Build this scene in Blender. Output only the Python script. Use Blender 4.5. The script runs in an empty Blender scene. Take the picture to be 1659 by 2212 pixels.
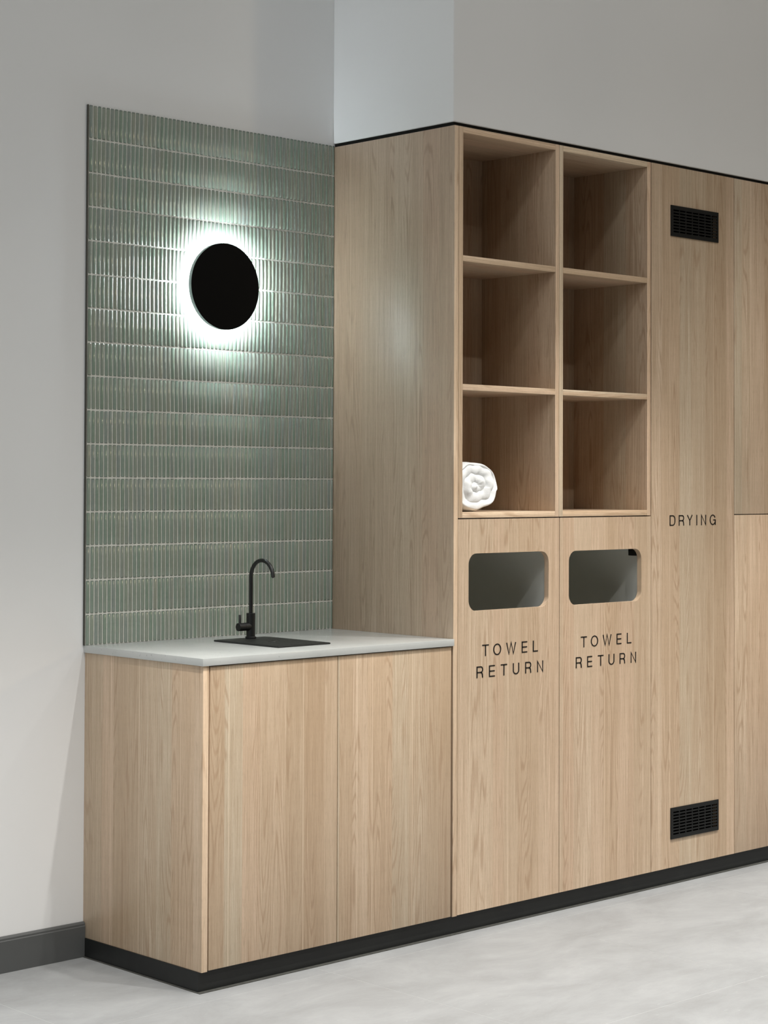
import bpy, bmesh, math, random
from mathutils import Matrix, Vector
random.seed(7)
S = bpy.context.scene
COL = S.collection

# ------------------------------------------------------------------ camera
def make_camera():
    yaw, tilt, roll = math.radians(43.7163), math.radians(1.289), math.radians(0.2164)
    fw = Vector((math.sin(yaw)*math.cos(tilt), math.cos(yaw)*math.cos(tilt), math.sin(tilt)))
    rt = Vector((math.cos(yaw), -math.sin(yaw), 0))
    up = rt.cross(fw)
    rt, up = rt*math.cos(roll)+up*math.sin(roll), up*math.cos(roll)-rt*math.sin(roll)
    cd = bpy.data.cameras.new('camera')
    cd.sensor_fit = 'HORIZONTAL'; cd.sensor_width = 36
    cd.lens = 4091.55*36/1659
    cd.shift_x = 0; cd.shift_y = -(1106-949.55)/1659
    cd.clip_start = .05; cd.clip_end = 100
    co = bpy.data.objects.new('camera', cd)
    m = Matrix((rt, up, -fw)).transposed().to_4x4()
    m.translation = (-3.1946, -4.0445, 1.3784)
    co.matrix_world = m
    COL.objects.link(co); S.camera = co
make_camera()

# ------------------------------------------------------------------ world, exposure, lights
S.view_settings.view_transform = 'Standard'
S.view_settings.look = 'None'
S.view_settings.gamma = 1
S.view_settings.exposure = 0.0
S.view_settings.use_curve_mapping = False
S.cycles.use_denoising = True
S.cycles.max_bounces = 8
S.cycles.diffuse_bounces = 5
w = bpy.data.worlds.new('room_light'); S.world = w; w.use_nodes = True
bg = w.node_tree.nodes['Background']
bg.inputs['Color'].default_value = (.93, .97, 1, 1)
bg.inputs['Strength'].default_value = .012

def spot(name, loc, power, angle, color=(1, 1, 1), radius=.03, aim=None):
    l = bpy.data.lights.new(name, 'SPOT'); l.energy = power; l.color = color
    l.spot_size = math.radians(angle); l.spot_blend = 1; l.shadow_soft_size = radius
    o = bpy.data.objects.new(name, l); o.location = loc
    if aim: o.rotation_euler = (Vector(aim)-Vector(loc)).to_track_quat('-Z', 'Y').to_euler()
    COL.objects.link(o)
def area(name, loc, aim, size, power, color):
    l = bpy.data.lights.new(name, 'AREA'); l.energy = power; l.color = color
    l.shape = 'RECTANGLE'; l.size, l.size_y = size
    o = bpy.data.objects.new(name, l); o.location = loc
    o.rotation_euler = (Vector(aim)-Vector(loc)).to_track_quat('-Z', 'Y').to_euler()
    COL.objects.link(o)
# downlights of a track that hangs 2.76 m up, 0.8 m in front of the cabinets
for lx in (-2.37, -.46, 1.45, 3.36):
    spot('track_light', (lx, -.8, 2.76), 160, 88, (1, .97, .93), .025)
# recessed downlights one row further out
for lx in (-3.6, -1.5, .6, 2.7, 4.8):
    spot('downlight', (lx, -3.0, 4.5), 250, 124, (1, .98, .95), .04)
    spot('downlight', (lx, -1.3, 4.5), 420, 66, (1, .98, .95), .04)
# soft overhead fill lights, added below the ceiling to lift the upper walls
for px_, py_ in ((-3.2, -1.8), (-.8, -1.8), (1.6, -1.8), (4.0, -1.8)):
    area('ceiling_fill', (px_, py_, 4.55), (px_, py_, 0), (1.2, .3), 10, (.97, .98, 1))
area('left_fill', (-5.4, -1.4, 3.0), (.9, .2, 2.3), (2.0, 1.4), 56, (.92, .97, 1))  # added fill from the left, brightens the bulkhead side
area('far_lamp', (4.35, -5.5, 2.66), (.3, .55, 1.9), (.4, .3), 26, (1, .80, .52))

# ------------------------------------------------------------------ materials
def newmat(name):
    m = bpy.data.materials.new(name); m.use_nodes = True
    nt = m.node_tree; b = nt.nodes['Principled BSDF']
    return m, nt, b
def nd(nt, t, **kw):
    n = nt.nodes.new(t)
    for k, v in kw.items(): setattr(n, k, v)
    return n
def math_(nt, op, a, b=None, c=None, clamp=False):
    n = nd(nt, 'ShaderNodeMath', operation=op); n.use_clamp = clamp
    for i, v in enumerate((a, b, c)):
        if v is None: continue
        if isinstance(v, (int, float)): n.inputs[i].default_value = v
        else: nt.links.new(v, n.inputs[i])
    return n.outputs[0]
def mixc(nt, fac, a, b, blend='MIX'):
    n = nd(nt, 'ShaderNodeMix', data_type='RGBA', blend_type=blend)
    for i, v in ((0, fac), (6, a), (7, b)):
        if isinstance(v, (int, float)): n.inputs[i].default_value = v
        elif isinstance(v, tuple): n.inputs[i].default_value = v+(1,) if len(v) == 3 else v
        else: nt.links.new(v, n.inputs[i])
    return n.outputs[2]
def noise(nt, vec, scale, detail=2, rough=.5, dist=0, dims='3D'):
    n = nd(nt, 'ShaderNodeTexNoise', noise_dimensions=dims)
    n.inputs['Scale'].default_value = scale; n.inputs['Detail'].default_value = detail
    n.inputs['Roughness'].default_value = rough; n.inputs['Distortion'].default_value = dist
    nt.links.new(vec, n.inputs['W' if dims == '1D' else 'Vector'])
    return n.outputs[0]
def ramp(nt, fac, stops, interp='LINEAR'):
    n = nd(nt, 'ShaderNodeValToRGB'); r = n.color_ramp; r.interpolation = interp
    while len(r.elements) < len(stops): r.elements.new(.5)
    for e, (p, c) in zip(r.elements, stops):
        e.position = p; e.color = c if len(c) == 4 else c+(1,)
    nt.links.new(fac, n.inputs[0]); return n.outputs[0]
def bump(nt, b, h, strength, dist):
    n = nd(nt, 'ShaderNodeBump'); n.inputs['Strength'].default_value = strength
    n.inputs['Distance'].default_value = dist
    nt.links.new(h, n.inputs['Height']); nt.links.new(n.outputs[0], b.inputs['Normal'])
def simple(name, col, rough=.5, spec=.5, metal=0):
    m, nt, b = newmat(name)
    b.inputs['Base Color'].default_value = col+(1,)
    b.inputs['Roughness'].default_value = rough
    b.inputs['Specular IOR Level'].default_value = spec
    b.inputs['Metallic'].default_value = metal
    return m

def oak(name, horizontal=False, seams=(), rough=.37, spec=.5, gain=1.13, coat=0):
    """pale oak laminate; grain runs up (or along X); seams = pale joint lines at these cross positions"""
    m, nt, b = newmat(name)
    tc = nd(nt, 'ShaderNodeTexCoord'); sp = nd(nt, 'ShaderNodeSeparateXYZ')
    nt.links.new(tc.outputs['Object'], sp.inputs[0])
    oi = nd(nt, 'ShaderNodeObjectInfo')
    x, y, z = sp.outputs
    if horizontal: u, v = math_(nt, 'ADD', y, z), x
    else: u, v = math_(nt, 'ADD', x, y), z
    off = math_(nt, 'MULTIPLY', oi.outputs['Random'], 9.0)
    uo = math_(nt, 'ADD', u, off)
    # boards of varying width and tone
    warp = math_(nt, 'MULTIPLY', noise(nt, uo, 9, 0, dims='1D'), .05)
    vo = nd(nt, 'ShaderNodeTexVoronoi', voronoi_dimensions='1D')
    vo.inputs['Randomness'].default_value = .6
    vo.inputs['Scale'].default_value = 14 if not horizontal else 16
    nt.links.new(math_(nt, 'ADD', uo, warp), vo.inputs['W'])
    tone = nd(nt, 'ShaderNodeSeparateColor'); nt.links.new(vo.outputs['Color'], tone.inputs[0])
    board = tone.outputs[0]
    # stretched coordinates
    def vec(su, sv, w=0.0, shift=None):
        c = nd(nt, 'ShaderNodeCombineXYZ')
        nt.links.new(math_(nt, 'MULTIPLY', uo, su), c.inputs[0])
        vv = math_(nt, 'MULTIPLY', v, sv)
        if shift is not None: vv = math_(nt, 'ADD', vv, shift)
        nt.links.new(vv, c.inputs[1])
        c.inputs[2].default_value = w
        return c.outputs[0]
    sh = math_(nt, 'MULTIPLY', board, 37.0)
    streak = noise(nt, vec(55, 1.1, 1, sh), 1, 3, .6)
    fine = noise(nt, vec(560, 4, 2, sh), 1, 2, .6)
    fine2 = noise(nt, vec(150, 2.2, 5, sh), 1, 3, .65)
    pore = noise(nt, vec(1000, 17, 3, sh), 1, 1, .5)
    grit = noise(nt, vec(1500, 60, 6, sh), 1, 2, .6)
    # cathedral figure: bands following a stretched field
    field = noise(nt, vec(11, .8, 4, sh), 1, 1, .5)
    cath = math_(nt, 'SINE', math_(nt, 'MULTIPLY', math_(nt, 'ADD', field, math_(nt, 'MULTIPLY', streak, .05)), 150))
    cmask = ramp(nt, noise(nt, vec(13, .9, 8, sh), 1, 1, .5), [(.44, (0, 0, 0)), (.56, (1, 1, 1))])
    cath = math_(nt, 'MULTIPLY', math_(nt, 'MULTIPLY', cath, .5), cmask)
    G = lambda r_, g_, b_: (r_*gain*.98, g_*gain*1.0, b_*gain*1.03)
    base = ramp(nt, board, [(0, G(.63, .50, .36)), (.18, G(.56, .395, .27)), (.36, G(.60, .46, .325)), (.52, G(.46, .325, .21)), (.66, G(.55, .46, .335)), (.82, G(.52, .37, .245)), (1, G(.64, .51, .365))])
    c = mixc(nt, ramp(nt, streak, [(.38, (0, 0, 0)), (.72, (.42, .42, .42))]), base, G(.37, .25, .15))
    c = mixc(nt, ramp(nt, cath, [(.15, (0, 0, 0)), (.5, (.55, .55, .55))]), c, G(.33, .205, .12))
    c = mixc(nt, ramp(nt, fine2, [(.5, (0, 0, 0)), (.72, (.34, .34, .34))]), c, G(.31, .21, .125))
    c = mixc(nt, ramp(nt, fine, [(.42, (0, 0, 0)), (.64, (.45, .45, .45))]), c, G(.32, .22, .13))
    c = mixc(nt, ramp(nt, fine, [(.28, (.2, .2, .2)), (.45, (0, 0, 0))]), c, G(.76, .63, .47))
    c = mixc(nt, ramp(nt, pore, [(.60, (0, 0, 0)), (.72, (.42, .42, .42))]), c, G(.20, .135, .08))
    c = mixc(nt, ramp(nt, grit, [(.52, (0, 0, 0)), (.66, (.30, .30, .30))]), c, G(.27, .19, .12))
    s = None
    for q in seams:
        d = nd(nt, 'ShaderNodeMath', operation='COMPARE')
        nt.links.new(u, d.inputs[0]); d.inputs[1].default_value = q; d.inputs[2].default_value = .0012
        s = d.outputs[0] if s is None else math_(nt, 'MAXIMUM', s, d.outputs[0])
    if s is not None:
        c = mixc(nt, math_(nt, 'MULTIPLY', s, .45), c, (.72*gain, .58*gain, .43*gain))
    nt.links.new(c, b.inputs['Base Color'])
    b.inputs['Roughness'].default_value = rough
    b.inputs['Coat Weight'].default_value = coat; b.inputs['Coat Roughness'].default_value = .36
    b.inputs['Specular IOR Level'].default_value = spec
    bump(nt, b, fine, .25, .0006)
    return m

M = {}
M['wall'] = (lambda: None)()
def wallmat():
    m, nt, b = newmat('white_plaster')
    g = nd(nt, 'ShaderNodeNewGeometry')
    n = noise(nt, g.outputs['Position'], 1.1, 2)
    c = ramp(nt, n, [(.3, (.77, .775, .77)), (.7, (.81, .81, .80))])
    nt.links.new(c, b.inputs['Base Color']); b.inputs['Roughness'].default_value = .75
    b.inputs['Specular IOR Level'].default_value = .25
    bump(nt, b, noise(nt, g.outputs['Position'], 420, 2), .06, .0006)
    return m
M['wall'] = wallmat()

TP, TZ, TX0, TTOP = .01525, .09935, -.0025, 2.4810      # tile pitches and grid origin
def tilemat():
    m, nt, b = newmat('sage_glaze')
    g = nd(nt, 'ShaderNodeNewGeometry'); sp = nd(nt, 'ShaderNodeSeparateXYZ')
    nt.links.new(g.outputs['Position'], sp.inputs[0])
    U = math_(nt, 'DIVIDE', math_(nt, 'SUBTRACT', sp.outputs[0], TX0), TP)
    V = math_(nt, 'DIVIDE', math_(nt, 'SUBTRACT', TTOP, sp.outputs[2]), TZ)
    c = nd(nt, 'ShaderNodeCombineXYZ')
    nt.links.new(math_(nt, 'FLOOR', U), c.inputs[0]); nt.links.new(math_(nt, 'FLOOR', V), c.inputs[1])
    wn = nd(nt, 'ShaderNodeTexWhiteNoise', noise_dimensions='2D'); nt.links.new(c.outputs[0], wn.inputs['Vector'])
    sc = nd(nt, 'ShaderNodeSeparateColor'); nt.links.new(wn.outputs['Color'], sc.inputs[0])
    col = ramp(nt, sc.outputs[0], [(0, (.215, .275, .215)), (.3, (.235, .295, .245)), (.6, (.265, .295, .235)), (.85, (.24, .278, .25)), (1, (.285, .30, .24))])
    mott = noise(nt, g.outputs['Position'], 60, 2)
    col = mixc(nt, ramp(nt, mott, [(.35, (0, 0, 0)), (.7, (.25, .25, .25))]), col, (.30, .34, .27))
    # thin glaze and edge shade, both painted darker along tile ends and sides
    fv = math_(nt, 'FRACT', V); fu = math_(nt, 'FRACT', U)
    ev = math_(nt, 'ABSOLUTE', math_(nt, 'SUBTRACT', fv, .5)); eu = math_(nt, 'ABSOLUTE', math_(nt, 'SUBTRACT', fu, .5))
    dark = math_(nt, 'MAXIMUM', ramp(nt, ev, [(.445, (0, 0, 0)), (.475, (1, 1, 1))]), ramp(nt, eu, [(.33, (0, 0, 0)), (.40, (.7, .7, .7))]))
    col = mixc(nt, math_(nt, 'MULTIPLY', dark, .6), col, (.05, .07, .06))
    nt.links.new(col, b.inputs['Base Color'])
    b.inputs['Roughness'].default_value = .13
    b.inputs['Specular IOR Level'].default_value = .55
    bump(nt, b, noise(nt, g.outputs['Position'], 70, 1), .10, .001)
    return m
M['tile'] = tilemat()
def noisy(name, c1, c2, scale, rough, spec=.4, b_=None, detail=4, stretch=None):
    m, nt, b = newmat(name)
    tc = nd(nt, 'ShaderNodeTexCoord'); v = tc.outputs['Object']
    if stretch:
        mp = nd(nt, 'ShaderNodeMapping'); mp.inputs['Scale'].default_value = stretch
        nt.links.new(v, mp.inputs[0]); v = mp.outputs[0]
    n = noise(nt, v, scale, detail, .6)
    nt.links.new(ramp(nt, n, [(.3, c1), (.7, c2)]), b.inputs['Base Color'])
    b.inputs['Roughness'].default_value = rough; b.inputs['Specular IOR Level'].default_value = spec
    if b_: bump(nt, b, noise(nt, tc.outputs['Object'], b_[0], 3), b_[1], b_[2])
    return m
M['grout'] = noisy('pale_grout', (.66, .66, .60), (.78, .78, .72), 70, .85, .2, (500, .4, .001))
M['trimdark'] = simple('bronze_trim', (.055, .055, .045), .5)
def stonemat():
    m, nt, b = newmat('pale_stone')
    tc = nd(nt, 'ShaderNodeTexCoord')
    a = ramp(nt, noise(nt, tc.outputs['Object'], 5, 4, .6), [(.3, (.47, .485, .47)), (.7, (.54, .55, .53))])
    s = ramp(nt, noise(nt, tc.outputs['Object'], 160, 1), [(.72, (0, 0, 0)), (.76, (.6, .6, .6))])
    c = mixc(nt, s, a, (.25, .26, .25))
    nt.links.new(c, b.inputs['Base Color'])
    b.inputs['Roughness'].default_value = .19; b.inputs['Specular IOR Level'].default_value = .5
    return m
M['stone'] = stonemat()
M['plinth'] = noisy('black_laminate', (.010, .0105, .0105), (.014, .015, .014), 14, .42, .35)
M['skirting'] = noisy('grey_skirting_paint', (.082, .085, .084), (.092, .095, .094), 8, .5, .4)
M['black'] = simple('matt_black_metal', (.0095, .0098, .0095), .42, .5)
M['lampblack'] = simple('lamp_black', (.003, .003, .003), .6, .08)
M['lampside'] = simple('lamp_rim', (.16, .18, .175), .5, .3)
M['tray'] = noisy('black_granite_composite', (.012, .013, .012), (.022, .023, .021), 300, .5, .4, (500, .4, .0008))
M['ink'] = simple('black_vinyl', (.008, .007, .006), .55, .3)
M['melamine'] = simple('grey_melamine', (.82, .83, .78), .4, .4)
M['gapblack'] = simple('shadow_gap_black', (.008, .008, .007), .8, .2)
M['stripdark'] = noisy('dark_strip', (.045, .045, .040), (.065, .065, .058), 60, .8, .2)
def floormat():
    m, nt, b = newmat('grey_porcelain')
    g = nd(nt, 'ShaderNodeNewGeometry'); oi = nd(nt, 'ShaderNodeObjectInfo')
    mp = nd(nt, 'ShaderNodeMapping'); mp.inputs['Scale'].default_value = (.8, 1.5, 1)
    nt.links.new(g.outputs['Position'], mp.inputs[0])
    n = noise(nt, mp.outputs[0], 3.2, 10, .72, .4)
    c = ramp(nt, n, [(.30, (.215, .218, .217)), (.5, (.26, .266, .267)), (.72, (.31, .317, .318))])
    n2 = noise(nt, mp.outputs[0], 26, 3, .7)
    c = mixc(nt, ramp(nt, n2, [(.55, (0, 0, 0)), (.8, (.35, .35, .35))]), c, (.23, .23, .227))
    n3 = noise(nt, mp.outputs[0], 60, 2, .5)
    c = mixc(nt, ramp(nt, n3, [(.70, (0, 0, 0)), (.78, (.5, .5, .5))]), c, (.39, .40, .40))
    nt.links.new(c, b.inputs['Base Color'])
    b.inputs['Roughness'].default_value = .55; b.inputs['Specular IOR Level'].default_value = .3
    return m
M['floor'] = floormat()
M['joint'] = noisy('floor_grout', (.42, .43, .425), (.47, .48, .47), 40, .8, .2)
def towelmat():
    m, nt, b = newmat('white_terry')
    tc = nd(nt, 'ShaderNodeTexCoord')
    b.inputs['Base Color'].default_value = (.86, .87, .86, 1)
    b.inputs['Roughness'].default_value = .95; b.inputs['Specular IOR Level'].default_value = .1
    b.inputs['Sheen Weight'].default_value = .3
    bump(nt, b, noise(nt, tc.outputs['Object'], 380, 3, .7), .55, .002)
    return m
M['towel'] = towelmat()
def emit(name, col, s):
    m, nt, b = newmat(name)
    b.inputs['Base Color'].default_value = (.8, .8, .8, 1)
    b.inputs['Emission Color'].default_value = col+(1,); b.inputs['Emission Strength'].default_value = s
    return m
M['led'] = emit('led_strip', (.84, .94, 1), 120)

# ------------------------------------------------------------------ mesh helpers
def box(bm, x0, x1, y0, y1, z0, z1):
    r = bmesh.ops.create_cube(bm, size=1)
    for v in r['verts']:
        v.co = Vector(((x0+x1)/2+v.co.x*(x1-x0), (y0+y1)/2+v.co.y*(y1-y0), (z0+z1)/2+v.co.z*(z1-z0)))
    return r['verts']
def bevel_all(bm, off, seg=2):
    bmesh.ops.bevel(bm, geom=list(bm.edges), offset=off, segments=seg, profile=.5, affect='EDGES')
def obj(name, bm, mat, parent=None, smooth=False, org=(0, 0, 0)):
    """bm holds world coordinates; origin goes to org (world)"""
    org = Vector(org)
    bmesh.ops.recalc_face_normals(bm, faces=bm.faces)
    bmesh.ops.translate(bm, verts=bm.verts, vec=-org)
    me = bpy.data.meshes.new(name); bm.to_mesh(me); bm.free()
    me.materials.append(mat)
    if smooth:
        for p in me.polygons: p.use_smooth = True
        if smooth != 'all': me.set_sharp_from_angle(angle=math.radians(40))
    o = bpy.data.objects.new(name, me); COL.objects.link(o)
    if parent is not None:
        o.parent = parent; o.location = org-world_loc(parent)
    else: o.location = org
    return o
def world_loc(o):
    l = Vector(o.location)
    while o.parent is not None: o = o.parent; l += Vector(o.location)
    return l
def thing(name, label, cat, loc, group=None):
    o = bpy.data.objects.new(name, None); o.empty_display_size = .05; COL.objects.link(o); o.location = loc
    tag(o, label, cat, group); return o
def tag(o, label, cat, group=None):
    o['label'] = label; o['category'] = cat
    if group: o['group'] = group
    return o
def boxobj(name, dims, mat, parent=None, bev=0, org=None):
    bm = bmesh.new(); box(bm, *dims)
    if bev: bevel_all(bm, bev, 2)
    if org is None: org = world_loc(parent) if parent is not None else ((dims[0]+dims[1])/2, (dims[2]+dims[3])/2, dims[4])
    return obj(name, bm, mat, parent, smooth=bool(bev), org=org)
def edgeband(o, mat):
    o.data.materials.append(mat)
    for p in o.data.polygons:
        if p.normal.y < -.9: p.material_index = 1
    return o
def structure(o): o['kind'] = 'structure'; return o
def cyl(bm, c, r, h, axis='Z', seg=32, r2=None):
    res = bmesh.ops.create_cone(bm, cap_ends=True, segments=seg, radius1=r, radius2=r if r2 is None else r2, depth=h)
    R = {'Z': Matrix(), 'X': Matrix.Rotation(math.pi/2, 4, 'Y'), 'Y': Matrix.Rotation(-math.pi/2, 4, 'X')}[axis]
    bmesh.ops.transform(bm, matrix=Matrix.Translation(c) @ R, verts=res['verts'])
def lathe(bm, prof, c, axis='Z', seg=48):
    """prof = [(r, t)], t along axis"""
    rings = []
    for r, t in prof:
        ring = []
        if r < 1e-6:
            p = {'Z': (0, 0, t), 'Y': (0, t, 0), 'X': (t, 0, 0)}[axis]
            ring = [bm.verts.new(Vector(c)+Vector(p))]*seg
        else:
            for i in range(seg):
                a = 2*math.pi*i/seg; A, B = r*math.cos(a), r*math.sin(a)
                p = {'Z': (A, B, t), 'Y': (A, t, B), 'X': (t, A, B)}[axis]
                ring.append(bm.verts.new(Vector(c)+Vector(p)))
        rings.append(ring)
    for a, b in zip(rings, rings[1:]):
        for i in range(seg):
            j = (i+1) % seg; q = []
            for v in (a[i], a[j], b[j], b[i]):
                if v not in q: q.append(v)
            if len(q) > 2: bm.faces.new(q)
def tube(bm, pts, r, seg=20):
    pts = [Vector(p) for p in pts]; rings = []
    n0 = Vector((1, 0, 0))
    for i, p in enumerate(pts):
        d = (pts[min(i+1, len(pts)-1)]-pts[max(i-1, 0)]).normalized()
        s = (n0-d*n0.dot(d)).normalized(); t = d.cross(s)
        rings.append([bm.verts.new(p+s*r*math.cos(2*math.pi*k/seg)+t*r*math.sin(2*math.pi*k/seg)) for k in range(seg)])
    for a, b in zip(rings, rings[1:]):
        for k in range(seg): bm.faces.new((a[k], a[(k+1) % seg], b[(k+1) % seg], b[k]))
    bm.faces.new(rings[0][::-1]); bm.faces.new(rings[-1])
def rr(x0, x1, z0, z1, r, n=10):
    if r <= 0: return [(x0, z0), (x1, z0), (x1, z1), (x0, z1)]
    out = []
    for cx, cz, a0 in ((x1-r, z0+r, -90), (x1-r, z1-r, 0), (x0+r, z1-r, 90), (x0+r, z0+r, 180)):
        for i in range(n+1):
            a = math.radians(a0+90*i/n); out.append((cx+r*math.cos(a), cz+r*math.sin(a)))
    return out
def panel_holes(bm, x0, x1, z0, z1, y0, y1, holes):
    """upright board with through holes (x0,x1,z0,z1,radius)"""
    loops = [rr(x0, x1, z0, z1, 0)]+[rr(*h) for h in holes]
    edges = []; fl = []
    for lp in loops:
        vs = [bm.verts.new((x, y0, z)) for x, z in lp]
        edges += [bm.edges.new((vs[i], vs[(i+1) % len(vs)])) for i in range(len(vs))]
        fl.append(vs)
    r = bmesh.ops.triangle_fill(bm, use_beauty=True, use_dissolve=False, edges=edges)
    faces = [f for f in r['geom'] if isinstance(f, bmesh.types.BMFace)]
    back = {}
    for vs in fl:
        for v in vs: back[v] = bm.verts.new((v.co.x, y1, v.co.z))
    for f in faces: bm.faces.new([back[v] for v in reversed(f.verts)])
    for vs in fl:
        for i in range(len(vs)):
            a, b = vs[i], vs[(i+1) % len(vs)]
            bm.faces.new((a, b, back[b], back[a]))

# ------------------------------------------------------------------ key dimensions
D = .5539            # wall plane behind the cabinets
XT = .9685           # left side of the tall run
H = 2.4775           # top of the tall run
XE = 2.886           # right end of the run
ZP = .057            # top of the kickboard

# ------------------------------------------------------------------ setting
structure(boxobj('wall_back', (-3.4, 4.6, D, D+.12, 0, 4.6), M['wall']))
bm = bmesh.new(); box(bm, .9665, 4.6, .0035, D, 2.4895, 4.6)
bevel_all(bm, .0035, 3)
structure(obj('wall_bulkhead', bm, M['wall'], smooth=True, org=(2.8, .25, 2.4895)))
structure(boxobj('trim_1', (.974, XE, .011, D-.0005, H+.0003, 2.4893), M['gapblack']))
structure(boxobj('ceiling', (-6, 6.5, -7, D+.12, 4.6, 4.7), M['wall']))
bm = bmesh.new(); box(bm, -3.4, 4.6, -5.0, D, -.05, -.0003)
floor = structure(obj('floor', bm, M['joint'], org=(0, 0, -.05)))
FT = .8545
k = 0
for i in range(-5, 5):
    for j in range(-1, 6):
        x0, y1 = .4045+i*FT, -.0715-j*FT
        x1, y0 = x0+FT, y1-FT
        bx = (max(x0+.0009, -3.4), min(x1-.0009, 4.6), max(y0+.0009, -5.0), min(y1-.0009, D-.0005))
        if bx[1]-bx[0] < .02 or bx[3]-bx[2] < .02: continue
        boxobj('floor_tile', (bx[0], bx[1], bx[2], bx[3], -.010, 0), M['floor'], floor, org=((bx[0]+bx[1])/2, (bx[2]+bx[3])/2, -.01))
# skirting with chamfered top
bm = bmesh.new()
prof = [(D-.0003, 0), (D-.0125, 0), (D-.0125, .088), (D-.0105, .0905), (D-.0105, .0955), (D-.006, .1006), (D-.0003, .1006)]
A = [bm.verts.new((-3.4, y, z)) for y, z in prof]; B = [bm.verts.new((-.0005, y, z)) for y, z in prof]
for i in range(len(prof)): bm.faces.new((A[i], A[(i+1) % len(prof)], B[(i+1) % len(prof)], B[i]))
bm.faces.new(A); bm.faces.new(B[::-1])
structure(obj('baseboard_back', bm, M['skirting'], org=(-1.7, D, 0)))

# ------------------------------------------------------------------ tiled splashback
sb = thing('tiled_splashback', 'tall splashback of slim vertical sage green glazed tiles above the sink counter', 'splashback', (.48, D-.0003, .9))
boxobj('grout_bed', (TX0-.0015, XT-.0005, D-.0035, D-.0003, .9002, TTOP), M['grout'], sb)
boxobj('edge_trim', (TX0-.0055, TX0-.0015, D-.0062, D-.0003, .9002, TTOP+.0005), M['trimdark'], sb)
def tile_mesh(bm, w, h, flatx=None, tilt=(0, 0), c=(0, 0, 0)):
    ux = [-.5, -.36, 0, .36, .5]; dy = [.0006, .0019, .0026, .0019, .0006]
    vz = [-.5, -.465, .465, .5]; dz = [.0012, 0, 0, .0012]
    g = []
    for b_, v in enumerate(vz):
        row = []
        for a, u in enumerate(ux):
            x = u*w; z = v*h
            if b_ in (0, 3) and a in (0, 4): x *= .84
            d = max(dy[a]-dz[b_]*(1 if 0 < a < 4 else .5), .0002)
            y = -d-.0003+tilt[0]*x+tilt[1]*z
            row.append(bm.verts.new((c[0]+x, c[1]+y, c[2]+z)))
        g.append(row)
    for b_ in range(3):
        for a in range(4): bm.faces.new((g[b_][a], g[b_][a+1], g[b_+1][a+1], g[b_+1][a]))
    rim = g[0]+[g[1][4], g[2][4]]+g[3][::-1]+[g[2][0], g[1][0]]
    low = [bm.verts.new((v.co.x, c[1]+.0005, v.co.z)) for v in rim]
    for i in range(len(rim)): bm.faces.new((rim[i], low[i], low[(i+1) % len(rim)], rim[(i+1) % len(rim)]))
YT = D-.0035
cells = []
for cidx in range(64):
    xa = TX0+cidx*TP+.0017; xb = TX0+(cidx+1)*TP-.0017
    xb = min(xb, XT-.0012)
    if xb-xa < .004: continue
    for r in range(16):
        zt = TTOP-r*TZ-(.0024 if r else .0003); zb = TTOP-(r+1)*TZ+.0024
        zb = max(zb, .9012)
        if zt-zb < .01: continue
        cells.append((cidx, r, xa, xb, zb, zt))
rt = random.Random(3)
variants = {}
def variant(w, h, k):
    key = (round(w, 4), round(h, 4), k)
    if key not in variants:
        bm = bmesh.new(); tile_mesh(bm, w, h)
        bmesh.ops.recalc_face_normals(bm, faces=bm.faces)
        me = bpy.data.meshes.new('tile'); bm.to_mesh(me); bm.free(); me.materials.append(M['tile'])
        for p in me.polygons: p.use_smooth = True
        me.set_sharp_from_angle(angle=math.radians(50))
        variants[key] = me
    return variants[key]
bulk = bmesh.new()
for n, (ci, r, xa, xb, zb, zt) in enumerate(cells):
    tx, tz = rt.gauss(0, .012), rt.gauss(0, .0035)
    cx, cz = (xa+xb)/2+rt.gauss(0, .00012), (zb+zt)/2+rt.gauss(0, .0003)
    if n < 300:
        o = bpy.data.objects.new('tile', variant(xb-xa, zt-zb, 0)); COL.objects.link(o); o.parent = sb
        o.location = Vector((cx, YT, cz))-Vector(sb.location)
        o.rotation_euler = (tz, 0, tx)
    else:
        tile_mesh(bulk, xb-xa, zt-zb, tilt=(tx, -tz), c=(cx, YT, cz))
o = obj('tile_field', bulk, M['tile'], sb, smooth=True, org=world_loc(sb)); o['kind'] = 'stuff'

# ------------------------------------------------------------------ disc wall lamp
LC = (.473, D, 1.979)
lamp = thing('wall_lamp', 'round black disc wall lamp glowing white around its back edge on the green tiles', 'lamp', LC)
Y0 = D-.007
bm = bmesh.new()
lathe(bm, [(0, -.057), (.128, -.057), (.1322, -.0562), (.1335, -.0545)], LC, 'Y', 96)
obj('disc', bm, M['lampblack'], lamp, smooth=True, org=LC)
bm = bmesh.new()
lathe(bm, [(.1335, -.0545), (.1335, -.0415), (.1305, -.0415), (.1305, -.0440), (0, -.0440)], LC, 'Y', 96)
obj('rim', bm, M['lampside'], lamp, smooth=True, org=LC)
bm = bmesh.new()
lathe(bm, [(.116, -.0435), (.119, -.0435), (.119, -.0250), (.116, -.0250), (.116, -.0435)], LC, 'Y', 96)
obj('light_ring', bm, M['led'], lamp, org=LC)
bm = bmesh.new()
lathe(bm, [(0, -.0435), (.05, -.0435), (.05, -.0072), (0, -.0072)], LC, 'Y', 48)
obj('wall_mount', bm, M['lampblack'], lamp, smooth=True, org=LC)

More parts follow.
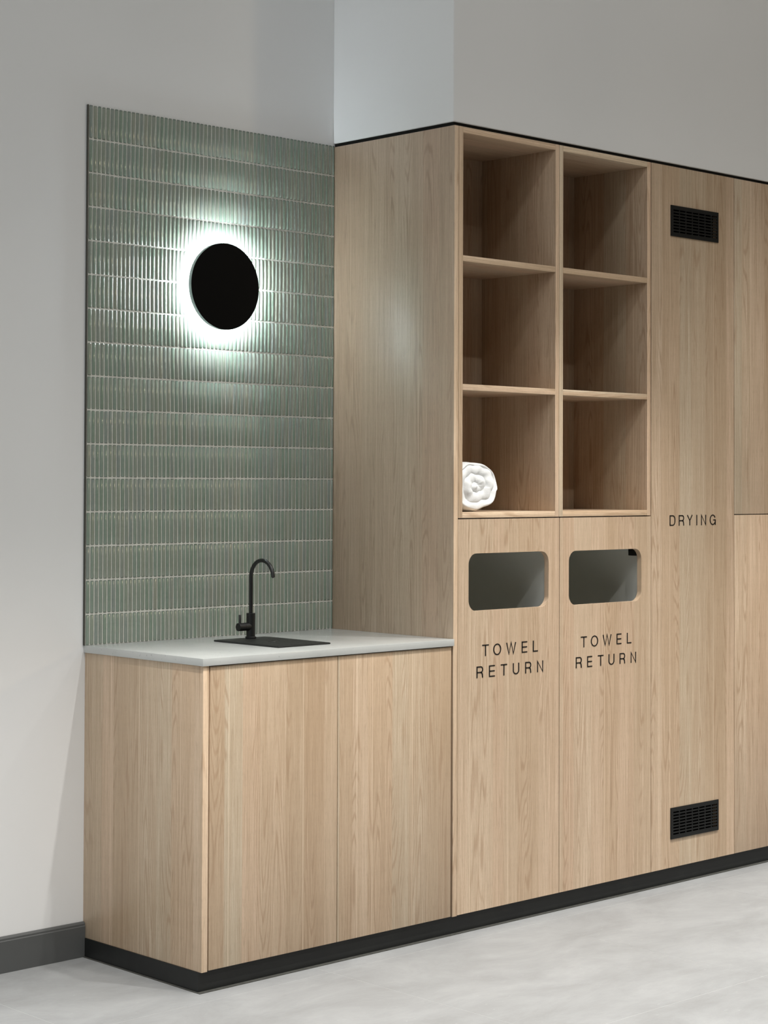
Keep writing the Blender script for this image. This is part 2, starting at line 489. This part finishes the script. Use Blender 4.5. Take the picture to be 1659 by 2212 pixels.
# ------------------------------------------------------------------ base cabinet
oak_side = oak('oak_side', seams=(.0966, .2871, .422))
OC = (.0, 0, 0)
bc = thing('base_cabinet', 'low oak sink cabinet with two plain doors under the stone worktop', 'cabinet', OC)
boxobj('side_panel', (0, .0198, 0, D-.0005, .0548, .8788), oak_side, bc, .0006)
boxobj('door', (.0245, .4913, .0003, .0185, ZP, .8762), oak('oak_base_door_left', seams=(.0915, .362)), bc, .0006, org=(0, 0, 0))
boxobj('door', (.4943, .9603, .0003, .0185, ZP, .8762), oak('oak_base_door_right', seams=(.0755, .1365, .301)), bc, .0006, org=(.4943, 0, 0))
def carcass(name, x0, x1, y0, y1, z0, z1, t, mat, parent, front=False):
    bm = bmesh.new()
    box(bm, x0, x0+t, y0, y1, z0, z1); box(bm, x1-t, x1, y0, y1, z0, z1)
    box(bm, x0+t, x1-t, y0, y1, z0, z0+t); box(bm, x0+t, x1-t, y0, y1, z1-t, z1)
    box(bm, x0+t, x1-t, y1-t, y1, z0+t, z1-t)
    return obj(name, bm, mat, parent, org=world_loc(parent))
carcass('carcass', .0202, .958, .0205, D-.001, .0575, .8745, .016, M['gapblack'], bc)

# ------------------------------------------------------------------ worktop
bm = bmesh.new(); box(bm, -.005, XT-.0004, -.0055, D-.0004, .8792, .9)
bevel_all(bm, .0009, 2)
wt = tag(obj('stone_worktop', bm, M['stone'], smooth=True, org=(.48, .27, .8792)), 'pale grey stone worktop slab on the low oak cabinet', 'worktop')

# ------------------------------------------------------------------ drip tray
TZ0 = .9001
tr = thing('drip_tray', 'flat square black drip tray set on the pale worktop beneath the tap', 'tray', (.463, .26, TZ0))
X0, X1, Ya, Yb = .3625, .5645, .112, .409
bm = bmesh.new()
box(bm, X0, X1, Ya, Yb, TZ0, TZ0+.0048)
bevel_all(bm, .0012, 2)
obj('tray_body', bm, M['tray'], tr, smooth=True, org=tr.location)
bm = bmesh.new()
for (a, b, c, d) in ((X0+.003, X1-.003, Ya+.003, Ya+.011), (X0+.003, X1-.003, Yb-.062, Yb-.054), (X0+.003, X0+.011, Ya+.011, Yb-.062), (X1-.011, X1-.003, Ya+.011, Yb-.062)):
    box(bm, a, b, c, d, TZ0+.0044, TZ0+.0052)
obj('raised_rim', bm, M['tray'], tr, org=tr.location)
for i in range(9):
    xg = X0+.026+i*(X1-X0-.052)/8
    boxobj('drain_rib', (xg-.0065, xg+.0065, Ya+.02, Yb-.071, TZ0+.0044, TZ0+.0051), M['tray'], tr, org=(xg, .23, TZ0+.0046))
bm = bmesh.new()
lathe(bm, [(0, .0056), (.006, .0056), (.007, .0064), (.015, .0064), (.016, .0050), (.016, .0046)], (.463, .255, TZ0), 'Z', 32)
obj('drain_cap', bm, M['black'], tr, smooth=True, org=tr.location)

# ------------------------------------------------------------------ tap
TB = Vector((.4795, .3775, TZ0+.0049))
tp = thing('tap', 'slim matt black gooseneck tap standing at the back of the drip tray', 'tap', TB)
bm = bmesh.new(); lathe(bm, [(0, 0), (.0165, 0), (.0168, .001), (.0168, .0045), (.0155, .006), (.0, .006)], TB, 'Z', 40)
obj('base_flange', bm, M['black'], tp, smooth=True, org=TB)
bm = bmesh.new(); lathe(bm, [(0, .006), (.0134, .006), (.0134, .0758), (.0128, .0765), (0, .0765)], TB, 'Z', 40)
obj('tap_body', bm, M['black'], tp, smooth=True, org=TB)
pts = [TB+Vector((0, 0, .0765)), TB+Vector((0, 0, .12))]
R_ = .0515; zc = .1855
for i in range(0, 29):
    a = math.radians(i*172/28)
    pts.append(TB+Vector((.0, -R_+R_*math.cos(a), zc+R_*math.sin(a))))
e = pts[-1]; d = (pts[-1]-pts[-2]).normalized()
pts.append(e+d*.004)
bm = bmesh.new(); tube(bm, pts, .0060, 24)
obj('spout', bm, M['black'], tp, smooth=True, org=TB)
bm = bmesh.new(); tube(bm, [e+d*.0035, e+d*.0065], .0042, 16)
obj('aerator', simple and bm, simple('grey_nozzle', (.05, .05, .05), .3, .6), tp, smooth=True, org=TB)
bm = bmesh.new(); lathe(bm, [(0, 0), (.0122, 0), (.0122, -.0260), (.0118, -.0264), (.0118, -.0268), (.0122, -.0272), (.0122, -.0490), (.0116, -.0497), (0, -.0497)], TB+Vector((0, 0, .0362)), 'X', 36)
hd = obj('valve', bm, M['black'], tp, smooth=True, org=TB)
bm = bmesh.new(); lathe(bm, [(0, .0), (.0039, .0), (.0039, .0362), (.0034, .0368), (0, .0368)], TB+Vector((-.0425, 0, .0362)), 'Z', 20)
obj('lever', bm, M['black'], hd, smooth=True, org=TB)

# ------------------------------------------------------------------ kickboard
kb = thing('kickboard', 'long black kickboard running along the foot of all the oak cabinets', 'kickboard', (.5, .012, 0))
boxobj('front_board', (-.0025, XE, .0115, .0195, .0002, ZP-.0024), M['plinth'], kb)
boxobj('side_board', (-.0025, .0055, .0195, D-.0130, .0002, ZP-.0024), M['plinth'], kb)
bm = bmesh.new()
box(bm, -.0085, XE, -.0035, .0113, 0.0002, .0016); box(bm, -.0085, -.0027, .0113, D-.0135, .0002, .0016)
obj('floor_strip', bm, M['stripdark'], kb, org=world_loc(kb))  # dark strip on the floor along the kickboard foot

# ------------------------------------------------------------------ tall end panel
oak_tall = oak('oak_tall_side', seams=(.3444, .155, .47), rough=.40, spec=.9, gain=.93, coat=.6)  # same oak toned down, shade of this side put into its colour
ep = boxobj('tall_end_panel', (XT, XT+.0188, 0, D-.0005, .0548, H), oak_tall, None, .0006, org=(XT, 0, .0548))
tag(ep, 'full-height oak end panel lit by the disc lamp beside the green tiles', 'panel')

# ------------------------------------------------------------------ open shelf boxes
ZB = 1.2688
oak_in = [oak('oak_box_a', seams=(.16, .31), gain=1.0), oak('oak_box_b', seams=(.06, .24), gain=1.0)]  # same oak as the doors, darkened to carry the cubby shade
oak_h = oak('oak_shelf', horizontal=True)
oak_ev = oak('oak_edge_upright', gain=1.5, rough=.45); oak_eh = oak('oak_edge_level', horizontal=True, gain=1.5, rough=.45)
edgeband(ep, oak_ev); edgeband([c for c in bc.children if c.name.startswith('side_panel')][0], oak_ev)
boxes = [(.9886, 1.4573, 'left open oak shelf box of three cubbies, the one holding the white towel', 'oak shelf boxes above the towel return doors'),
         (1.4583, 1.9318, 'right open oak shelf box with three empty cubbies, beside the drying cabinet', 'oak shelf boxes above the towel return doors')]
BD = .335; T = .0184
for n, (x0, x1, lab, grp) in enumerate(boxes):
    sh = thing('shelf_box', lab, 'shelf', (x0, 0, ZB), grp)
    mv = oak_in[n]
    edgeband(boxobj('side_board', (x0, x0+T, 0, BD, ZB, H), mv, sh, .0004), oak_ev)
    edgeband(boxobj('side_board', (x1-T, x1, 0, BD, ZB, H), mv, sh, .0004, org=(x1-T, 0, ZB)), oak_ev)
    edgeband(boxobj('bottom_board', (x0+T+.0002, x1-T-.0002, .0002, BD, ZB, ZB+T), oak_h, sh, .0004), oak_eh)
    edgeband(boxobj('top_board', (x0+T+.0002, x1-T-.0002, .0002, BD, H-T, H), oak_h, sh, .0004, org=(x0, 0, H-T+.4)), oak_eh)
    edgeband(boxobj('shelf', (x0+T+.0002, x1-T-.0002, .0002, BD-.0082, 1.6636, 1.6820), oak_h, sh, .0004, org=(x0, 0, 1.66)), oak_eh)
    edgeband(boxobj('shelf', (x0+T+.0002, x1-T-.0002, .0002, BD-.0082, 2.0612, 2.0794), oak_h, sh, .0004, org=(x0, 0, 2.23)), oak_eh)
    boxobj('back_board', (x0+T+.0002, x1-T-.0002, BD-.008, BD, ZB+T+.0002, H-T-.0002), mv, sh, org=(x0+T, BD-.008, ZB))

# ------------------------------------------------------------------ lettering
def stroke(bm, pts, wv, wh, y0, y1, closed=False):
    """flat pen stroke in XZ, elliptical pen (wv wide across x, wh across z)"""
    n = len(pts); L = []; Rr = []
    for i in range(n):
        if closed: a, b = pts[(i-1) % n], pts[(i+1) % n]; p = pts[i]; d1 = (p[0]-a[0], p[1]-a[1]); d2 = (b[0]-p[0], b[1]-p[1])
        else:
            p = pts[i]
            d1 = (p[0]-pts[i-1][0], p[1]-pts[i-1][1]) if i else (pts[1][0]-p[0], pts[1][1]-p[1])
            d2 = (pts[i+1][0]-p[0], pts[i+1][1]-p[1]) if i < n-1 else d1
        def nn(d): l = math.hypot(*d) or 1; return (-d[1]/l, d[0]/l)
        n1, n2 = nn(d1), nn(d2)
        m = (n1[0]+n2[0], n1[1]+n2[1]); l = math.hypot(*m) or 1; m = (m[0]/l, m[1]/l)
        k = 1/max(m[0]*n1[0]+m[1]*n1[1], .45)
        ox, oz = m[0]*k*wv/2, m[1]*k*wh/2
        L.append((p[0]+ox, p[1]+oz)); Rr.append((p[0]-ox, p[1]-oz))
    F = [[bm.verts.new((q[0], y, q[1])) for q in side] for side in (L, Rr) for y in (y0, y1)]
    LF, LB, RF, RB = F
    rng = range(n if closed else n-1)
    for i in rng:
        j = (i+1) % n
        bm.faces.new((LF[i], LF[j], RF[j], RF[i])); bm.faces.new((LB[j], LB[i], RB[i], RB[j]))
        bm.faces.new((LF[j], LF[i], LB[i], LB[j])); bm.faces.new((RF[i], RF[j], RB[j], RB[i]))
    if not closed:
        for i in (0, n-1): bm.faces.new((LF[i], RF[i], RB[i], LB[i]))
def arc(cx, cz, rx, rz, a0, a1, n=14):
    return [(cx+rx*math.cos(math.radians(a0+(a1-a0)*i/n)), cz+rz*math.sin(math.radians(a0+(a1-a0)*i/n))) for i in range(n+1)]
WV, WH = .0047, .0036
def letter(bm, ch, x0, x1, z0, z1, y):
    """strokes inside the box; the pen's outside edge touches the box"""
    a, b = x0+WV/2, x1-WV/2; lo, hi = z0+WH/2, z1-WH/2; mz = (lo+hi)/2; cx = (x0+x1)/2
    S_ = lambda p, c=False: stroke(bm, p, WV, WH, y-.0006, y, c)
    if ch == 'T': S_([(x0, hi), (x1, hi)]); S_([(cx, z0), (cx, hi)])
    elif ch == 'O': S_(arc(cx, mz, b-cx, hi-mz+.0004, 0, 360-15, 23), True)
    elif ch == 'W':
        q = (b-a)/4; S_([(a, z1), (a+q, z0), (cx, z1), (b-q, z0), (b, z1)])
    elif ch == 'E':
        S_([(x1, hi), (a, hi), (a, lo), (x1, lo)]); S_([(a, mz), (x1-.001, mz)])
    elif ch == 'L': S_([(a, z1), (a, lo), (x1, lo)])
    elif ch in 'RD':
        if ch == 'R':
            r = (hi-mz+.001)/2; zc_ = hi-r
            S_([(a, z0), (a, hi), (b-r*.9, hi)]+arc(b-r*.9, zc_, r*.9, r, 80, -80, 10)+[(b-r*.9, hi-2*r), (a, hi-2*r)])
            S_([(b-r*.9-.001, hi-2*r), (b-.003, hi-2*r-.0022), (b-.001, mz-.008), (b+.0002, z0)])
        else:
            r = min((hi-lo)/2, .012)
            S_([(a, lo), (a, hi), (b-r, hi)]+arc(b-r, hi-r, r, r, 75, 0, 6)+arc(b-r, lo+r, r, r, 0, -75, 6)+[(b-r, lo)], True)
    elif ch == 'U':
        r = (b-a)/2
        S_([(a, z1)]+arc(cx, lo+r*.85, r, r*.85, 180, 360, 14)+[(b, z1)])
    elif ch == 'N': S_([(a, z0), (a, z1-.001), (b, z0+.001), (b, z1)])
    elif ch == 'Y': S_([(a, z1), (cx, mz-.001), (b, z1)]); S_([(cx, mz), (cx, z0)])
    elif ch == 'I': S_([(cx, z0), (cx, z1)])
    elif ch == 'G':
        S_(arc(cx, mz, b-cx, hi-mz+.0004, 28, 330, 20)); S_([(cx+.003, mz-.0005), (b, mz-.0005), (b, z0)])
def lettering(parent, rows, y=-.0001):
    """each letter of the vinyl lettering is its own small piece on the door"""
    for word, spans, z0, z1 in rows:
        for ch, (xa, xb) in zip(word, spans):
            bm = bmesh.new(); letter(bm, ch, xa, xb, z0, z1, y)
            obj('letter', bm, M['ink'], parent, org=((xa+xb)/2, y, z0))

# ------------------------------------------------------------------ towel return cabinets
tw = [
 dict(x=(.9886, 1.4594), hole=(1.0358, 1.4077, .9808, 1.1589), seams=(.228, .055),
      label='oak cabinet door with rounded slot and TOWEL RETURN lettering, next to the worktop',
      t=[(1.0972, 1.1272), (1.1473, 1.1838), (1.207, 1.2532), (1.2794, 1.3057), (1.3322, 1.3564)],
      r=[(1.0719, 1.1015), (1.1282, 1.1553), (1.1821, 1.2115), (1.2381, 1.2679), (1.2959, 1.3248), (1.3526, 1.382)]),
 dict(x=(1.4624, 1.9338), hole=(1.5075, 1.8827, .9797, 1.1568), seams=(.226, .05),
      label='oak cabinet door with rounded slot and TOWEL RETURN lettering, next to the drying cabinet',
      t=[(1.5674, 1.598), (1.6178, 1.6553), (1.6785, 1.7244), (1.7507, 1.7761), (1.8049, 1.8289)],
      r=[(1.5421, 1.5723), (1.5993, 1.6251), (1.6535, 1.6828), (1.7088, 1.7394), (1.7667, 1.7957), (1.8252, 1.8543)]),
]
for n, q in enumerate(tw):
    x0, x1 = q['x']
    c = thing('towel_return_cabinet', q['label'], 'cabinet', (x0, 0, ZP), 'towel return cabinets')
    bm = bmesh.new(); h = q['hole']
    panel_holes(bm, x0, x1, ZP, 1.2655, .0002, .0182, [(h[0], h[1], h[2], h[3], .034)])
    dr = obj('door', bm, oak('oak_towel_door_%s' % 'ab'[n], seams=q['seams']), c, org=(x0, 0, ZP))
    lettering(dr, [('TOWEL', q['t'], .8397, .8752), ('RETURN', q['r'], .7735, .8093)])
    ca = carcass('carcass', x0, x1-.0005, .0186, D-.002, ZP+.001, 1.2650, .0165, M['melamine'], c)
    if n == 1:
        bm = bmesh.new(); box(bm, x1-.0235, x1-.0172, .045, .080, 1.130, 1.175)
        bevel_all(bm, .002, 2)
        cyl(bm, (x1-.0245, .055, 1.146), .005, .004, 'X', 20)
        obj('hinge_plate', bm, M['black'], c, smooth=True, org=world_loc(c))

# ------------------------------------------------------------------ drying cabinet
dc = thing('drying_cabinet', 'full-height oak cabinet lettered DRYING with a black vent high and low', 'cabinet', (1.9368, 0, ZP))
x0, x1 = 1.9368, 2.4104
GX0, GX1 = 2.0415, 2.3142
vents = [(2.2352, 2.3424), (.1540, .2612)]
bm = bmesh.new()
panel_holes(bm, x0, x1, ZP, H, .0002, .0182, [(GX0+.008, GX1-.006, a+.008, b-.008, 0) for a, b in vents])
dr = obj('door', bm, oak('oak_drying_door', seams=(.1022, .352, .043)), dc, org=(x0, 0, ZP))
lettering(dr, [('DRYING', [(2.0373, 2.0687), (2.0881, 2.1185), (2.135, 2.1669), (2.1860, 2.1960), (2.2156, 2.2451), (2.2663, 2.3014)], 1.2317, 1.2680)])
carcass('carcass', x0, x1-.0005, .0186, D-.002, ZP+.001, H-.0005, .0165, M['gapblack'], dc)
for a, b in vents:
    bm = bmesh.new(); y0, y1 = -.0035, -.0001
    mx0, mx1, mz = .0125, .0085, .0138
    nC, nR, bw, bh = 7, 8, .0048, .0050
    box(bm, GX0, GX0+mx0, y0, y1, a, b); box(bm, GX1-mx1, GX1, y0, y1, a, b)
    box(bm, GX0+mx0, GX1-mx1, y0, y1, a, a+mz); box(bm, GX0+mx0, GX1-mx1, y0, y1, b-mz, b)
    W = (GX1-mx1-GX0-mx0); pc = (W+bw)/nC; ph = ((b-a-2*mz)+bh)/nR
    for i in range(1, nC): box(bm, GX0+mx0+i*pc-bw, GX0+mx0+i*pc, y0, y1, a+mz, b-mz)
    for j in range(1, nR):
        for i in range(nC): box(bm, GX0+mx0+i*pc, GX0+mx0+i*pc+pc-bw, y0+.0003, y1, a+mz+j*ph-bh, a+mz+j*ph)
    obj('vent_grille', bm, M['vent'] if 'vent' in M else M.setdefault('vent', simple('vent_black_plastic', (.007, .0075, .007), .5, .3)), dr, org=((GX0+GX1)/2, 0, a))

# ------------------------------------------------------------------ right-hand locker cabinet
lk = thing('locker_cabinet', 'oak cabinet cut off by the right edge, an upper door above a lower door', 'cabinet', (2.4134, 0, ZP))
x0, x1 = 2.4134, XE
boxobj('door', (x0, x1, .0002, .0182, 1.2685, H), oak('oak_locker_upper', seams=(.1, .33)), lk, .0005, org=(x0, 0, ZP))
boxobj('door', (x0, x1, .0002, .0182, ZP, 1.2655), oak('oak_locker_lower', seams=(.1, .33)), lk, .0005, org=(x0, 0, ZP))
carcass('carcass', x0, x1-.0005, .0186, D-.002, ZP+.001, H-.0005, .0165, M['gapblack'], lk)

# ------------------------------------------------------------------ rolled towel
def towel():
    x0, x1, z0, z1 = 1.0085, 1.1925, ZB+T+.0003, 1.4435
    cx, cz = 1.099, 1.372
    yf, L = .032, .27
    NA, bm = 168, bmesh.new()
    def outline(a):
        c, s = math.cos(a), math.sin(a)
        rx = (x1-cx) if c > 0 else (cx-x0)
        rz = (z1-cz) if s > 0 else (cz-z0)
        n = 2.6 if s < 0 else 2.15
        r = (abs(c/rx)**n+abs(s/rz)**n)**(-1/n)
        deg = math.degrees(a) % 360
        # loose outer end of the cloth: a small step on the right side
        st = 0
        if deg > 180: st = -.006*min(1, max(0, (350-deg)/4))*(1 if deg > 300 else max(0, (deg-270)/30))
        r += .0016*math.sin(3*a+1)+.001*math.sin(7*a)
        return r+st
    rr_ = random.Random(5)
    ph = [rr_.uniform(0, 6.28) for _ in range(12)]
    def face_y(t, a):
        """t 0 centre .. 1 rim"""
        wob = .10*math.sin(2*a+ph[0])+.06*math.sin(5*a+ph[1]+5*t)+.04*math.sin(9*a+ph[2])
        s = t*2.6+wob*(.3+t)-a/(2*math.pi)
        f = s-math.floor(s)
        ridge = abs(math.sin(math.pi*f))**.55
        y = yf-.011*ridge*(.74+.26*math.sin(2*a+ph[3]+3*t))-.003*math.sin(4*a+6*t+ph[4])*t
        y += .0014*math.sin(9*a+ph[5]+7*t)*t
        y += .013*max(0, (t-.86)/.14)**2
        return y-.006*math.cos(a+.5)*t
    NR = 58
    c0 = bm.verts.new((cx, yf-.004, cz)); rings = []
    for i in range(1, NR+1):
        t = i/NR
        ring = []
        for k in range(NA):
            a = 2*math.pi*k/NA
            R = outline(a)
            q = t*(1-.035*max(0, (t-.9)/.1))
            ring.append(bm.verts.new((cx+R*q*math.cos(a), face_y(t, a), cz+R*q*math.sin(a))))
        rings.append(ring)
    for y in [.055+i*(L-.055)/16 for i in range(17)]:
        ring = []
        for k in range(NA):
            a = 2*math.pi*k/NA; R = outline(a)*(1+.008*math.sin(30*y+2*a))
            R = min(R, outline(a)*1.0)
            ring.append(bm.verts.new((cx+R*math.cos(a), y, cz+R*math.sin(a))))
        rings.append(ring)
    end = bm.verts.new((cx, L+.008, cz))
    for k in range(NA):
        j = (k+1) % NA
        bm.faces.new((c0, rings[0][k], rings[0][j])); bm.faces.new((end, rings[-1][j], rings[-1][k]))
    for A_, B_ in zip(rings, rings[1:]):
        for k in range(NA):
            j = (k+1) % NA; bm.faces.new((A_[k], B_[k], B_[j], A_[j]))
    o = obj('rolled_towel', bm, M['towel'], smooth='all', org=(cx, .15, z0))
    tag(o, 'rolled white terry towel lying in the lowest cubby beside the tall end panel', 'towel')
towel()
